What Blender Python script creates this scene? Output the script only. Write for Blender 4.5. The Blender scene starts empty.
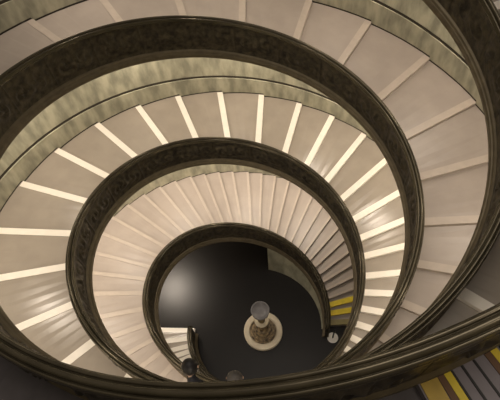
import bpy, bmesh, math, random
from mathutils import Vector, Matrix

# ---------------------------------------------------------------- survey of the double spiral
# two ramps (A pinkish, B grey) winding up counter-clockwise around one shaft; t counts turns
F = {'cx': 1.5047, 'cy': -4.5446, 'cz': 15.5814, 'yaw': 15.5924, 'pitch': -58.4271, 'roll': -7.2584, 'f': 490.4152, 'phiA': 20.0629, 'phiB': 194.6363, 's1': 6.8671, 's2': 5.6663, 't1': 0.4776, 'R0': 2.0452, 'R1': 1.2668, 'R2': 0.0014, 'wid': 2.7094, 'wid1': -0.1531, 'rw': 0.1276, 'ri': 0.0309, 'h': 0.9522, 'd': 0.0414, 'dado': 0.6376, 'ob': 0.1367, 'dB': -0.1876, 'e2c': 0.0083, 'e2s': -0.001, 'e3c': -0.0018, 'e3s': 0.004, 'gx': 0.1453, 'gy': 0.1246, 'z2': 0.2716, 'li': -0.0697, 'dA0': 0.1281, 'dA1': 0.0851, 'dA2': 0.0065, 'dA3': -0.0506, 'dA4': -0.0294, 'dA5': -0.0577, 'dA6': -0.0718, 'dA7': -0.0012, 'dA8': 0.022, 'dA9': 0.041, 'dA10': 0.0435, 'dA11': 0.0316, 'dA12': -0.0403, 'dA13': -0.0521, 'dA14': -0.0218, 'dA15': -0.052, 'dA16': -0.0064, 'dA17': 0.0261, 'dB0': 0.0008, 'dB1': 0.0141, 'dB2': 0.0272, 'dB3': 0.0359, 'dB4': 0.0278, 'dB5': 0.0053, 'dB6': 0.0373, 'dB7': 0.0599, 'dB8': 0.0586, 'dB9': 0.0367, 'dB10': 0.0063, 'dB11': -0.0231, 'dB12': -0.0449, 'dB13': -0.0147, 'dB14': -0.0386, 'dB15': -0.0354, 'dB16': -0.0221, 'dB17': -0.0068}
PI = math.pi
FLOOR = -0.36

def _sp(t): return 0.08*math.log1p(math.exp(max(-50, min(50, (t-F['t1'])/0.08))))
def slope_z(h, t):
    return F['z2']*t*t + F['s1']*t + (F['s2']-F['s1'])*(_sp(t)-_sp(0)) + (F['dB'] if h == 'B' else 0)
KN = {h: [F['d%s%d' % (h, i)] for i in range(18)] for h in 'AB'}
def _drift(h, t):
    y = KN[h]; u = max(0, min(16.999, t*8+1)); i = int(u); f = u-i
    def m(k):
        if k == 0: return y[1]-y[0]
        if k == 17: return y[17]-y[16]
        return (y[k+1]-y[k-1])/2
    return (2*f**3-3*f**2+1)*y[i]+(f**3-2*f**2+f)*m(i)+(-2*f**3+3*f**2)*y[i+1]+(f**3-f**2)*m(i+1)
def ang(h, t): return math.radians(F['phi'+h]) + 2*PI*t
def well_r(h, t): return F['R0']+F['R1']*t+F['R2']*t*t+_drift(h, t)
def width(t): return F['wid']+F['wid1']*t
def P(h, t, dr, dz, a_off=0.0):
    """point on ramp h at turn t, dr outside the well edge, dz above the ramp line"""
    a = ang(h, t)+a_off; R = well_r(h, t); z = slope_z(h, t)
    R2 = R+dr+R*(F['e2c']*math.cos(2*a)+F['e2s']*math.sin(2*a)+F['e3c']*math.cos(3*a)+F['e3s']*math.sin(3*a))
    return Vector((R2*math.cos(a)+F['gx']*z*.1, R2*math.sin(a)+F['gy']*z*.1, z+dz))

# ---------------------------------------------------------------- camera, world, lights, exposure
C = bpy.context.scene.collection
sc = bpy.context.scene
cam = bpy.data.cameras.new('camera'); cam.sensor_width = 36; cam.lens = F['f']*36/500; cam.clip_start = .05
co = bpy.data.objects.new('camera', cam); C.objects.link(co); sc.camera = co
_y, _p, _r = (math.radians(F[k]) for k in ('yaw', 'pitch', 'roll'))
fwd = Vector((-math.sin(_y)*math.cos(_p), math.cos(_y)*math.cos(_p), math.sin(_p)))
rt = Vector((math.cos(_y), math.sin(_y), 0)); up = rt.cross(fwd)
r2 = math.cos(_r)*rt+math.sin(_r)*up; u2 = -math.sin(_r)*rt+math.cos(_r)*up
CAM = Vector((F['cx'], F['cy'], F['cz']))
M = Matrix((r2, u2, -fwd)).transposed().to_4x4(); M.translation = CAM
co.matrix_world = M
sc.view_settings.view_transform = 'Standard'; sc.view_settings.look = 'None'
sc.view_settings.gamma = 1; sc.view_settings.exposure = 0.0

w = bpy.data.worlds.new('world'); sc.world = w; w.use_nodes = True
w.node_tree.nodes['Background'].inputs[0].default_value = (1.0, .84, .68, 1)
w.node_tree.nodes['Background'].inputs[1].default_value = 0.17

def area(name, loc, size, power, col=(1, .86, .71), aim=(0, 0, -1)):
    l = bpy.data.lights.new(name, 'AREA'); l.shape = 'DISK'; l.size = size; l.energy = power; l.color = col
    o = bpy.data.objects.new(name, l); C.objects.link(o); o.location = loc
    o.rotation_euler = Vector(aim).to_track_quat('-Z', 'Y').to_euler(); return o
area('skylight', (0, 0, 24), 9, 640, (1, .88, .76))
# lamps under the ramps, lighting the ramp below
def soffit_lamps(h, t0, t1, n, power):
    for i in range(n):
        t = t0+(t1-t0)*(i+.5)/n
        area('soffit_and_fill_lamp', P(h, t, width(t)*.80, 2.6), .5, power)
soffit_lamps('B', .36, 1.28, 11, 44)
soffit_lamps('A', .10, .75, 8, 55)
soffit_lamps('A', .84, 1.36, 6, 38)
soffit_lamps('B', -.02, .12, 2, 9)
area('soffit_and_fill_lamp', P('A', 1.80, 1.5, 2.75), .5, 15)  # unseen fill light, added to brighten the near rail and grip strips
area('soffit_and_fill_lamp', P('A', .375, 1.75, -.5), .9, 125)
for t in (.70,): area('soffit_and_fill_lamp', P('A', t, .4, -.5), .4, 22, aim=(-math.cos(ang('A', t)), -math.sin(ang('A', t)), -1.1))  # added fill light, aimed inward to brighten the fountain

# ---------------------------------------------------------------- materials
def mat(name, col, rough=.5, metal=0., var=.0, scale=(6, 6, 6), detail=4, col2=None, bump=0., spec=.5, lo=.35, hi=.65):
    m = bpy.data.materials.new(name); m.use_nodes = True; nt = m.node_tree; b = nt.nodes['Principled BSDF']
    b.inputs['Roughness'].default_value = rough; b.inputs['Metallic'].default_value = metal
    b.inputs['Specular IOR Level'].default_value = spec
    tc = nt.nodes.new('ShaderNodeTexCoord'); mp = nt.nodes.new('ShaderNodeMapping'); mp.inputs['Scale'].default_value = scale
    nt.links.new(tc.outputs['Object'], mp.inputs[0])
    n = nt.nodes.new('ShaderNodeTexNoise'); n.inputs['Scale'].default_value = 1; n.inputs['Detail'].default_value = detail
    nt.links.new(mp.outputs[0], n.inputs['Vector'])
    r = nt.nodes.new('ShaderNodeValToRGB'); nt.links.new(n.outputs['Fac'], r.inputs[0])
    if col2 is None: col2 = tuple(c*(1-var) for c in col)
    r.color_ramp.elements[0].position = lo; r.color_ramp.elements[1].position = hi
    r.color_ramp.elements[0].color = (*col2, 1); r.color_ramp.elements[1].color = (*col, 1)
    nt.links.new(r.outputs[0], b.inputs['Base Color'])
    if bump:
        bp = nt.nodes.new('ShaderNodeBump'); bp.inputs['Strength'].default_value = bump; bp.inputs['Distance'].default_value = .02
        nt.links.new(n.outputs['Fac'], bp.inputs['Height']); nt.links.new(bp.outputs[0], b.inputs['Normal'])
    return m
MA = mat('rose_stone', (.375, .325, .285), .42, var=.10, scale=(2, 2, 2))
MAn = mat('rose_stone_pale', (.475, .41, .35), .45, var=.08)
MB = mat('grey_stone', (.36, .315, .26), .28, var=.12, scale=(2, 2, 2))
MBn = mat('white_marble', (.93, .88, .78), .4, var=.05)
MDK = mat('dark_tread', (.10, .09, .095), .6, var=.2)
MWALL = mat('veined_marble', (.47, .45, .33), .45, col2=(.25, .245, .18), scale=(4.5, 4.5, 1.5), detail=6)
MLINE = mat('shadow_gap', (.035, .028, .018), .7)
MBRZ = mat('bronze', (.105, .088, .058), .45, .55, col2=(.035, .030, .024), scale=(9, 9, 9), bump=.4)
MMOLD = mat('bronze_moulding', (.16, .13, .08), .5, .4, var=.25)
MAe = mat('rose_stone_edge', (.45, .39, .335), .45, var=.08)
MRAIL = mat('bronze_rail', (.125, .108, .072), .27, .65, var=.3, scale=(4, 4, 4))
MFLOOR = mat('black_marble', (.006, .0045, .003), .40, var=.3, scale=(1.5, 1.5, 1.5), spec=.36)
MSOF = mat('plaster', (.42, .38, .30), .7, var=.1)
MYEL = mat('yellow_paint', (.80, .62, .03), .5, var=.15)
MGOLD = mat('ochre_paint', (.55, .38, .06), .5, var=.2)
MOLIVE = mat('worn_yellow_paint', (.30, .25, .10), .5, var=.2)
MBROWN = mat('brown_rubber', (.14, .07, .03), .6)
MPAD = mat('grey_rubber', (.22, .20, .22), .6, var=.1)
MBLK = mat('black_rubber', (.012, .012, .012), .6)

# ---------------------------------------------------------------- mesh helpers
def obj(name, bm, m, parent=None, smooth=False, recalc=True):
    if recalc: bmesh.ops.recalc_face_normals(bm, faces=bm.faces)
    me = bpy.data.meshes.new(name); bm.to_mesh(me); bm.free()
    for x in (m if isinstance(m, list) else [m]): me.materials.append(x)
    if smooth:
        for f in me.polygons: f.use_smooth = True
    o = bpy.data.objects.new(name, me); C.objects.link(o)
    if parent:
        o.parent = parent; o.matrix_parent_inverse = root_inv(parent)
    return o
def root_inv(p):
    while p.parent: p = p.parent
    return Matrix.Translation(-p.location) if not o_is_mesh(p) else Matrix()
def o_is_mesh(p): return p.type == 'MESH'
def parent_plain(o, p): o.parent = p; o.matrix_parent_inverse = Matrix()
def child(name, bm, m, parent, smooth=False):
    """vertices are given in world space; a sub-part's parent is a part that sits at the same frame"""
    o = obj(name, bm, m, None, smooth)
    o.parent = parent
    o.matrix_parent_inverse = Matrix.Translation(-parent.location) if parent.type == 'EMPTY' else Matrix()
    return o
def thing(name, label, cat, loc=(0, 0, 0), group=None):
    o = bpy.data.objects.new(name, None); C.objects.link(o); o.location = loc; o.empty_display_size = .2
    tag(o, label, cat, group); return o
def tag(o, label, cat, group=None):
    o['label'] = label; o['category'] = cat
    if group: o['group'] = group
def struct(o): o['kind'] = 'structure'; return o
def frange(a, b, step):
    n = max(2, int(math.ceil((b-a)/step))); return [a+(b-a)*i/n for i in range(n+1)]
def sweep(h, ts, prof, closed=True, mats=None, bm=None):
    """sweep a section [(dr,dz),...] along a ramp"""
    bm = bm or bmesh.new(); rings = []
    for t in ts:
        pr = prof(t) if callable(prof) else prof
        rings.append([bm.verts.new(P(h, t, *q)) for q in pr])
    n = len(rings[0]); rg = range(n if closed else n-1)
    for a, b in zip(rings, rings[1:]):
        for j in rg:
            f = bm.faces.new((a[j], a[(j+1) % n], b[(j+1) % n], b[j]))
            if mats: f.material_index = mats[j]
    if closed:
        bm.faces.new(rings[0]); bm.faces.new(rings[-1][::-1])
    return bm
def lathe(prof, loc, n=40, bm=None):
    bm = bm or bmesh.new(); L = Vector(loc); rings = []
    for r, z in prof:
        if r < 1e-4: rings.append([bm.verts.new(L+Vector((0, 0, z)))])
        else: rings.append([bm.verts.new(L+Vector((r*math.cos(2*PI*k/n), r*math.sin(2*PI*k/n), z))) for k in range(n)])
    for a, b in zip(rings, rings[1:]):
        for k in range(n):
            k2 = (k+1) % n
            if len(a) == 1 and len(b) == 1: continue
            if len(a) == 1: bm.faces.new((a[0], b[k], b[k2]))
            elif len(b) == 1: bm.faces.new((a[k], a[k2], b[0]))
            else: bm.faces.new((a[k], a[k2], b[k2], b[k]))
    return bm

# ---------------------------------------------------------------- step positions along each ramp
SP = [(-.1, .0165), (.0, .0165), (.25, .0157), (.33, .0175), (.42, .021), (.5, .0235), (.55, .025), (.6, .029), (.65, .031), (.7, .0335), (.83, .035), (.9, .0365), (1., .040), (1.07, .043), (1.3, .0445), (3, .045)]
def spacing(t):
    for (a, x), (b, y) in zip(SP, SP[1:]):
        if a <= t <= b: return x+(y-x)*(t-a)/(b-a)
    return .045
def fill(known, end):
    out = []
    for a, b in zip(known, known[1:]):
        # walk a..b by the local spacing, then stretch so the last lands on b
        q = [a]; 
        while q[-1] < b-1e-6 and len(q) < 200: q.append(q[-1]+spacing(q[-1]))
        n = len(q)-1
        if n > 1 and abs(q[-2]-b) < abs(q[-1]-b): n -= 1
        k = (b-a)/(q[n]-a)
        out += [a+(x-a)*k for x in q[:n]]
    t = known[-1]
    while t < end: out.append(t); t += spacing(t)
    return out+[t]
NA = fill([-.025, -.007, .009, .229, .246, .261, .277, .292, .309, .326, .344, .3635, .383, .4025, .4245, .4465, .470, .4975, .5245, .5525, .576, .9, .938, .976, 1.016, 1.054, 1.094, 1.138, 1.179, 1.223, 1.267, 1.312, 1.356, 1.779], 2.08)
NB = fill([-.02, .001, .021, .048, .414, .434, .456, .478, .5, .526, .55, .575, .605, .634, .665, .695, .728, .763, .798, .831, .866, .902, .937, .976, 1.013, 1.055, 1.099, 1.384], 1.78)

# the broad bands were surveyed by their middle: move the edge back by half a band
def _half(h, t): return t-.072/(2*PI*(well_r(h, t)+1.3))
NA = [_half('A', t) if .85 < t < 1.7 else t for t in NA]
NB = [_half('B', t) if t > .4 else t for t in NB]

# ---------------------------------------------------------------- the setting
bm = lathe([(0, 0), (5.6, 0), (5.6, -.2), (0, -.2)], (0, 0, FLOOR), 96)
struct(obj('floor', bm, MFLOOR))

def step_edges(h): return NA if h == 'A' else NB
def tread_z(h, t):
    E = step_edges(h)
    for ta, tb in zip(E, E[1:]):
        if ta <= t < tb:
            rho = min(.085, (slope_z(h, tb)-slope_z(h, ta))*.9)
            return rho/2-rho*(t-ta)/(tb-ta)
    return 0
def wall(h, t0, t1):
    ts = frange(t0, t1, .008)
    for e in step_edges(h):
        if t0 < e < t1: ts += [e-.0004, e+.0004]
    ts.sort()
    # dado panel, with a dark joint above and below it
    dd = F['dado']
    d = struct(obj('trim_1' if h == 'A' else 'trim_2', sweep(h, ts, lambda t: [(width(t), -.3), (width(t), tread_z(h, t)+.05), (width(t)-.012, tread_z(h, t)+.05), (width(t)-.012, dd-.045), (width(t)+.02, dd-.045), (width(t)+.02, dd+.02), (width(t)+.10, dd+.02), (width(t)+.10, -.3)], mats=[1, 1, 0, 0, 1, 1, 0, 0]), [MWALL, MLINE]))
    def up_(t):
        a = width(t)+.03
        return [(a, dd), (a+.05, 1.6), (a+.42, 2.52), (a+.6, 2.52), (a+.25, 1.6), (a+.2, dd)]
    struct(obj('wall_outer', sweep(h, frange(t0, t1, .008), up_), MWALL))
wall('A', -.06, 2.0); wall('B', -.04, 1.85)
# marble side wall under the foot of the rose ramp
def foot_wall(t):
    top = slope_z('A', t)
    return [(-.10, FLOOR-top), (.0, -.05), (.10, -.05), (.03, FLOOR-top)]
struct(obj('wall_foot', sweep('A', frange(-.03, .197, .006), foot_wall), MWALL))

# ---------------------------------------------------------------- steps
def step(h, ta, tb, parent, m, mn):
    rise = slope_z(h, tb)-slope_z(h, ta); rho = min(.085, rise*.9)
    n = max(2, int((tb-ta)/.008)); r0 = .06
    def top(t): return rho/2-rho*(t-ta)/(tb-ta)
    bm = bmesh.new(); rings = []
    for i in range(n+1):
        t = ta+(tb-ta)*i/n; W_ = width(t)+.01
        rings.append([bm.verts.new(P(h, t, *q)) for q in ((r0, top(t)), (W_, top(t)), (W_, -.34), (r0, -.16))])
    for a, b in zip(rings, rings[1:]):
        for j in range(4): bm.faces.new((a[j], a[(j+1) % 4], b[(j+1) % 4], b[j]))
    bm.faces.new(rings[0]); bm.faces.new(rings[-1][::-1])
    s = child('step', bm, m, parent)
    if mn is None: return s
    # nosing: a strip of constant width along the front edge, turned down over the riser
    rm = well_r(h, ta)+1.3; depth = (tb-ta)*2*PI*rm
    w_ = min(.15, depth*((.5 if ta < .02 else .17 if ta < .8 else .36) if h == 'A' else (.46 if ta < .1 else .5))); bm = bmesh.new()
    secs = []
    for dr in (.12, .12+(width(ta)-.2)*.5, width(ta)-.03):
        rr = well_r(h, ta)+dr; d1 = w_/(2*PI*rr); d0 = .012/(2*PI*rr)
        z1 = rho/2; zz = slope_z(h, ta)
        def pt(t, z): 
            q = P(h, t, dr, 0); q.z = zz+z; return q
        tt = ta+d1; z2 = slope_z(h, tt)-zz+top(tt)
        secs.append([bm.verts.new(v) for v in (pt(ta-d0, z1+.007), pt(tt, z2+.007), pt(tt, z2-.02), pt(ta+.0005, z1-.02), pt(ta+.0005, -rho/2+.004), pt(ta-d0, -rho/2+.004))])
    for a, b in zip(secs, secs[1:]):
        for j in range(6): bm.faces.new((a[j], a[(j+1) % 6], b[(j+1) % 6], b[j]))
    bm.faces.new(secs[0]); bm.faces.new(secs[-1][::-1])
    child('nosing', bm, mn, s)
    return s

# ---------------------------------------------------------------- balustrade
H = F['h']
def relief(u, v, k):
    """cast scrollwork on one panel, u,v in -1..1; k varies it from panel to panel"""
    e = max(abs(u), abs(v))
    if e > .95: return .012
    if e > .90: return .0
    d = 0
    for cx, s in ((-.45, 1), (.45, -1)):
        x, y = (u-cx)*1.5, v*1.05; r = math.hypot(x, y); a = math.atan2(y, x*s)
        d += math.exp(-r*r*2.2)*(.5+.5*math.cos(13*r-(2+k % 2)*a+k))
    r = math.hypot(u*1.4, v); a = math.atan2(v, u)
    d += .9*math.exp(-r*r*9)*(.6+.4*math.cos((5+k % 3)*a))
    return .06*min(1, d)
def balustrade(h, t0, t1, parent):
    ts = frange(t0, t1, .006)
    core = child('parapet', sweep(h, ts, [(.015, .02), (.015, H-.08), (.085, H-.08), (.085, .02)]), MBRZ, parent)
    li = F['li']; d = F['d']
    child('base_moulding', sweep(h, ts, [(li, -d), (li-.004, .03), (li+.012, .06), (li+.03, .065), (li+.045, .10), (.012, .125), (.088, .125), (.105, .10), (F['ob'], .06), (F['ob'], -d), (.06, -d-.10), (-.02, -d-.05)]), MMOLD, core, False)
    ro, ri = F['rw'], -F['ri']
    c = (ri+ro)/2; hw = (ro-ri)/2; n = 12
    prof = [(ri+.025, H-.11), (ri, H-.105), (ri, H-.085), (ri+.008, H-.078), (ri+.004, H-.066), (ri+.012, H-.058)]
    def roll(a, b, z, hgt, n):      # a rounded bead from a to b
        return [((a+b)/2-(b-a)/2*math.cos(PI*k/n), z+hgt*math.sin(PI*k/n)) for k in range(n+1)]
    x0 = ri+.012; x1 = ri+.050; x2 = ro-.038; x3 = ro-.010
    prof += roll(x0, x1, H-.050, .022, 6)+roll(x1+.004, x2-.004, H-.048, .050, 10)+roll(x2, x3, H-.054, .020, 6)
    prof += [(ro-.004, H-.066), (ro-.008, H-.078), (ro, H-.085), (ro, H-.105), (ro-.025, H-.11)]
    child('handrail', sweep(h, ts, prof), MRAIL, core, True)
    # cast panels between plain pilasters, on the well side and on the ramp side
    t = t0+.004; k = 0
    while t < t1-.02:
        L = min(.95/(2*PI*well_r(h, t)), t1-.002-t); te = t+L
        gap = .012/(2*PI*well_r(h, t))
        for side in (0, 1):
            bm = bmesh.new(); nu, nv = 26, 16; g = []
            for i in range(nu+1):
                u = -1+2*i/nu; tt = t+(te-t)*i/nu; row = []
                for j in range(nv+1):
                    v = -1+2*j/nv; q = relief(u, v, k)
                    dr = .012-q if side == 0 else .088+q
                    row.append(bm.verts.new(P(h, tt, dr, .13+(H-.24)*(v+1)/2)))
                g.append(row)
            for i in range(nu):
                for j in range(nv): bm.faces.new((g[i][j], g[i+1][j], g[i+1][j+1], g[i][j+1]))
            o = child('relief_panel', bm, MBRZ, core, True)
        t = te+gap; k += 1
    return core

ra = thing('spiral_staircase', 'spiral ramp of rose stone steps with pale edge bands, yellow at its foot, bronze parapet', 'staircase', (0, 0, FLOOR))
rb = thing('spiral_staircase', 'spiral ramp of grey stone steps with bright white edge bands and bronze parapet', 'staircase', (0, 0, FLOOR))
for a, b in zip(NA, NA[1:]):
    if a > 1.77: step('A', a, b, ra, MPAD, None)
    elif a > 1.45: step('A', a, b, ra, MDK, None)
    elif -.01 < a < .01: step('A', a, b, ra, MA, MYEL)
    elif a < -.02: step('A', a, b, ra, MA, MOLIVE)
    elif a < .8: step('A', a, b, ra, MA, MAe)
    else: step('A', a, b, ra, MA, MAn)
for a, b in zip(NB, NB[1:]):
    step('B', a, b, rb, MB, MBn)
balustrade('A', -.05, 2.08, ra)
balustrade('B', -.004, 1.78, rb)

# anti-slip strips on the near end of the rose ramp
def strip(name, t, w_, m, tall=.010):
    for e in NA[::-1]:
        if e <= t+1e-6: break
    nx = [x for x in NA if x > e][0]
    rho = min(.085, (slope_z('A', nx)-slope_z('A', e))*.9)
    secs = []; bm = bmesh.new()
    for q in range(5):
        dr = .14+2.2*q/4; rr = well_r('A', t)+dr; dt = w_/(2*PI*rr)
        v = []
        for tt, zz in ((t, -.01), (t, tall), (t+dt, tall), (t+dt, -.01)):
            v.append(bm.verts.new(P('A', tt, dr, zz+rho/2-rho*(tt-e)/(nx-e))))
        secs.append(v)
    for a, b in zip(secs, secs[1:]):
        for j in range(4): bm.faces.new((a[j], a[(j+1) % 4], b[(j+1) % 4], b[j]))
    bm.faces.new(secs[0]); bm.faces.new(secs[-1][::-1])
    o = child('grip_strip', bm, m, ra)
    return o
strip('ochre', 1.7795, .135, MGOLD)['label'] = 'wide ochre strip'
strip('brown', 1.7845, .05, MBROWN)['label'] = 'brown strip'
strip('yellow', 1.7863, .055, MYEL, .014)['label'] = 'bright yellow strip'
for t in (1.7884, 1.7915, 1.7950): strip('black', t, .016, MBLK)['label'] = 'thin black strip'
strip('brown', 1.7985, .05, MBROWN)['label'] = 'brown strip'
strip('yellow', 1.8003, .055, MYEL, .014)['label'] = 'bright yellow strip'
for t in (1.803, 1.8063, 1.8096): strip('black', t, .016, MBLK)['label'] = 'thin black strip'

# ---------------------------------------------------------------- urn fountain in the middle of the floor
MCREAM = mat('cream_marble', (.90, .80, .60), .4, var=.10)
MSTONEB = mat('mottled_stone', (.48, .36, .20), .35, col2=(.07, .045, .02), scale=(9, 9, 9), bump=.5)
MLEAD = mat('grey_stone_bowl', (.20, .195, .20), .4, var=.25)
MGILT = mat('ochre_stone', (.34, .25, .11), .45, var=.5, scale=(8, 8, 8))
FX, FY = .13, -.04
f = thing('fountain', 'urn fountain with grey bowl on a column in a round cream basin on black floor', 'fountain', (FX, FY, FLOOR))
child('basin', lathe([(0, 0), (.61, 0), (.625, .03), (.60, .06), (.60, .09), (.625, .12), (.625, .15), (.61, .165), (.46, .165), (.44, .15), (.43, .08), (0, .08)], (FX, FY, FLOOR), 64), MCREAM, f, False)
child('stepped_base', lathe([(0, .08), (.42, .08), (.425, .12), (.37, .12), (.365, .20), (.31, .20), (.305, .28), (.25, .28), (.245, .38), (.19, .38), (.185, .50), (.14, .52), (.10, .60), (.09, .95), (0, .95)], (FX, FY, FLOOR), 48), MSTONEB, f)
child('collar', lathe([(0, .94), (.10, .94), (.15, 1.02), (.21, 1.14), (.225, 1.20), (.20, 1.23), (.12, 1.25), (0, 1.25)], (FX, FY, FLOOR), 40), MCREAM, f, True)
child('column', lathe([(0, 1.24), (.11, 1.24), (.10, 1.32), (.085, 1.42), (.09, 1.62), (.13, 1.75), (.17, 1.84), (0, 1.85)], (FX, FY, FLOOR), 32), MGILT, f, True)
child('bowl', lathe([(0, 1.82), (.13, 1.82), (.21, 1.90), (.255, 2.02), (.27, 2.12), (.275, 2.16), (.255, 2.17), (.235, 2.14), (.20, 2.10), (.10, 2.07), (0, 2.06)], (FX, FY, FLOOR), 40), MLEAD, f, True)

# ---------------------------------------------------------------- stanchion at the foot of the rose ramp
MWHITE = mat('white_enamel', (.80, .78, .72), .4, var=.05)
SX, SY = 2.37, .09
s_ = thing('stanchion', 'black barrier post on a round white base at foot of yellow-edged steps', 'stanchion', (SX, SY, FLOOR))
child('base', lathe([(0, 0), (.17, 0), (.175, .015), (.17, .03), (.05, .05), (0, .05)], (SX, SY, FLOOR), 40), MWHITE, s_)
child('post', lathe([(0, .04), (.026, .04), (.024, .74), (0, .74)], (SX, SY, FLOOR), 16), MBLK, s_, True)
child('cap', lathe([(0, .735), (.034, .735), (.038, .76), (.036, .83), (.02, .85), (0, .852)], (SX, SY, FLOOR), 16), MBLK, s_, True)

# ---------------------------------------------------------------- visitors leaning on the parapet of the grey ramp
def ray(px, py, dist):
    d = (fwd*F['f']+r2*(px-250)-u2*(py-200)).normalized(); return CAM+d*dist
def skin_chain(bm_pts, edges, radii, name, m, parent, levels=2, root=0):
    me = bpy.data.meshes.new(name); me.from_pydata([tuple(v) for v in bm_pts], edges, []); 
    o = bpy.data.objects.new(name, me); C.objects.link(o)
    md = o.modifiers.new('skin', 'SKIN'); md.use_smooth_shade = True
    if not me.skin_vertices: 
        bpy.context.view_layer.objects.active = o
    for i, r in enumerate(radii):
        me.skin_vertices[0].data[i].radius = r if isinstance(r, tuple) else (r, r)
    me.skin_vertices[0].data[root].use_root = True
    sub = o.modifiers.new('sub', 'SUBSURF'); sub.levels = levels; sub.render_levels = levels
    dg = bpy.context.evaluated_depsgraph_get(); ev = o.evaluated_get(dg)
    me2 = bpy.data.meshes.new_from_object(ev); o.modifiers.clear(); o.data = me2
    me2.materials.clear(); me2.materials.append(m)
    for fc in me2.polygons: fc.use_smooth = True
    return o

MSKIN = mat('skin', (.50, .33, .24), .5, var=.06)
MHAIRD = mat('dark_hair', (.012, .010, .010), .55, var=.3)
MHAIRG = mat('grey_hair', (.10, .09, .08), .6, var=.3)
MJACK = mat('dark_jacket', (.015, .015, .022), .7, var=.3)
MTROU = mat('dark_trousers', (.02, .022, .03), .8, var=.3)
def visitor(px, py, dist, hair, label, group):
    head = ray(px, py, dist)
    a = math.atan2(head.y, head.x); t = ((math.degrees(a)-F['phiB'])/360) % 1+1
    e = [x for x in NB if x <= t][-1]
    base = P('B', t, .40, tread_z('B', t)); n = Vector((-math.cos(a), -math.sin(a), 0)); sd = Vector((-n.y, n.x, 0))
    q = head-base; hi, hz, hs = q.dot(n), q.z, q.dot(sd)
    def L(i, s, z): return base+n*i+sd*s+Vector((0, 0, z))
    V, E_, Rr = [], [], []
    def add(v, r, p=None):
        V.append(v); Rr.append(r)
        if p is not None: E_.append((p, len(V)-1))
        return len(V)-1
    pel = add(L(-.02, 0, .82), (.135, .105))
    wa = add(L(-.02+(hi+.02)*.28, 0, .82+(hz-.95)*.42), (.125, .10), pel)
    ch = add(L(-.02+(hi+.02)*.58, 0, .82+(hz-.95)*.80), (.15, .105), wa)
    sh = add(L(-.02+(hi+.02)*.74, hs*.7, .82+(hz-.95)*.98), (.09, .08), ch)
    nk = add(L(hi*.88, hs, hz-.10), .05, sh)
    h1 = add(L(hi*.98, hs, hz-.02), (.082, .085), nk)
    h2 = add(L(hi+.025, hs, hz+.045), (.078, .085), h1)
    tz = Vector((0, 0, 0))
    fz = 0
    for s in (-1, 1):
        hp = add(L(-.01, .085*s, .76), .088, pel)
        kn = add(L(.03, .095*s, .43), .058, hp)
        an = add(L(-.03, .10*s, .075), .040, kn)
        he = add(L(-.05, .10*s, .045), .038, an)
        to = add(L(.15, .12*s, .035), (.034, .030), he)
        so = add(V[ch]+sd*(.19*s)+Vector((0, 0, .01)), .055, ch)
        el = add(L(hi*.45, .29*s, 1.09), .042, so)
        wr = add(L(.29, .17*s, 1.0), .028, el)
        pa = add(L(.335, .15*s, .99), (.036, .016), wr)
        for k, ln in enumerate((.060, .070, .066, .050)):
            b_ = L(.365, (.15+(k-1.5)*.019)*s, .988)
            f1 = add(b_, .0095, pa); f2 = add(b_+n*ln*.6+Vector((0, 0, -.006)), .009, f1)
            add(b_+n*ln*.95+Vector((0, 0, -.035)), .008, f2)
        th = add(L(.325, (.15-.042)*s, .982), .010, pa); add(L(.352, (.15-.062)*s, .972), .009, th)
    root = thing('person', label, 'person', tuple(base), group)
    o = skin_chain([v-base for v in V], E_, Rr, 'body', MSKIN, root)
    me = o.data; me.materials.append(MJACK); me.materials.append(MTROU)
    for p in me.polygons:
        c = p.center; i = c.dot(n)
        if c.z < .80: p.material_index = 2
        elif c.z < (V[nk]-base).z+.05 and not (i > .275 and c.z < 1.04 and abs(c.dot(sd)) < .24): p.material_index = 1
    o.parent = root
    # hair: a close cap over crown, sides and nape, open at the face
    bm = bmesh.new(); bmesh.ops.create_uvsphere(bm, u_segments=28, v_segments=18, radius=1)
    ctr = (V[h1]+V[h2])/2-base+Vector((0, 0, .012)); ax = (V[h2]-V[nk]).normalized()
    face = (n*.8-Vector((0, 0, .6))).normalized()
    kill = [v for v in bm.verts if v.co.dot(face) > .50]
    bmesh.ops.delete(bm, geom=kill, context='VERTS')
    for v in bm.verts:
        k = 1+.03*math.sin(17*v.co.x+9*v.co.y)*math.sin(13*v.co.z)
        v.co = ctr+Vector((v.co.x*.106, v.co.y*.106, v.co.z*.118))*k
    h_ = obj('hair', bm, hair, None, True); h_.parent = root
    # face: nose, eyes, ears
    fc = ctr+face*.088
    bm = bmesh.new(); bmesh.ops.create_cone(bm, segments=10, radius1=.016, radius2=.006, depth=.04, cap_ends=True, matrix=Matrix.Translation(fc)@face.to_track_quat('Z', 'Y').to_matrix().to_4x4())
    x = obj('nose', bm, MSKIN, None, True); x.parent = root
    upv = (Vector((0, 0, 1))-face*face.z).normalized()
    for s in (-1, 1):
        bm = bmesh.new(); bmesh.ops.create_uvsphere(bm, u_segments=10, v_segments=8, radius=.011, matrix=Matrix.Translation(fc-face*.006+sd*.032*s+upv*.02))
        x = obj('eye', bm, MHAIRD, None, True); x.parent = root
        bm = bmesh.new(); bmesh.ops.create_uvsphere(bm, u_segments=12, v_segments=8, radius=1)
        for v in bm.verts: v.co = ctr+sd*.103*s+n*.01+sd*v.co.x*.012+n*v.co.y*.018+Vector((0, 0, v.co.z*.03))
        x = obj('ear', bm, MSKIN, None, True); x.parent = root
    return root
visitor(190, 367.5, 6.6, MHAIRD, 'person with dark hair leaning over the grey ramp parapet, left of the pair', 'visitors at the parapet')
visitor(235, 379.5, 6.8, MHAIRG, 'person with grey hair leaning on the grey ramp parapet, mostly hidden by near handrail', 'visitors at the parapet')
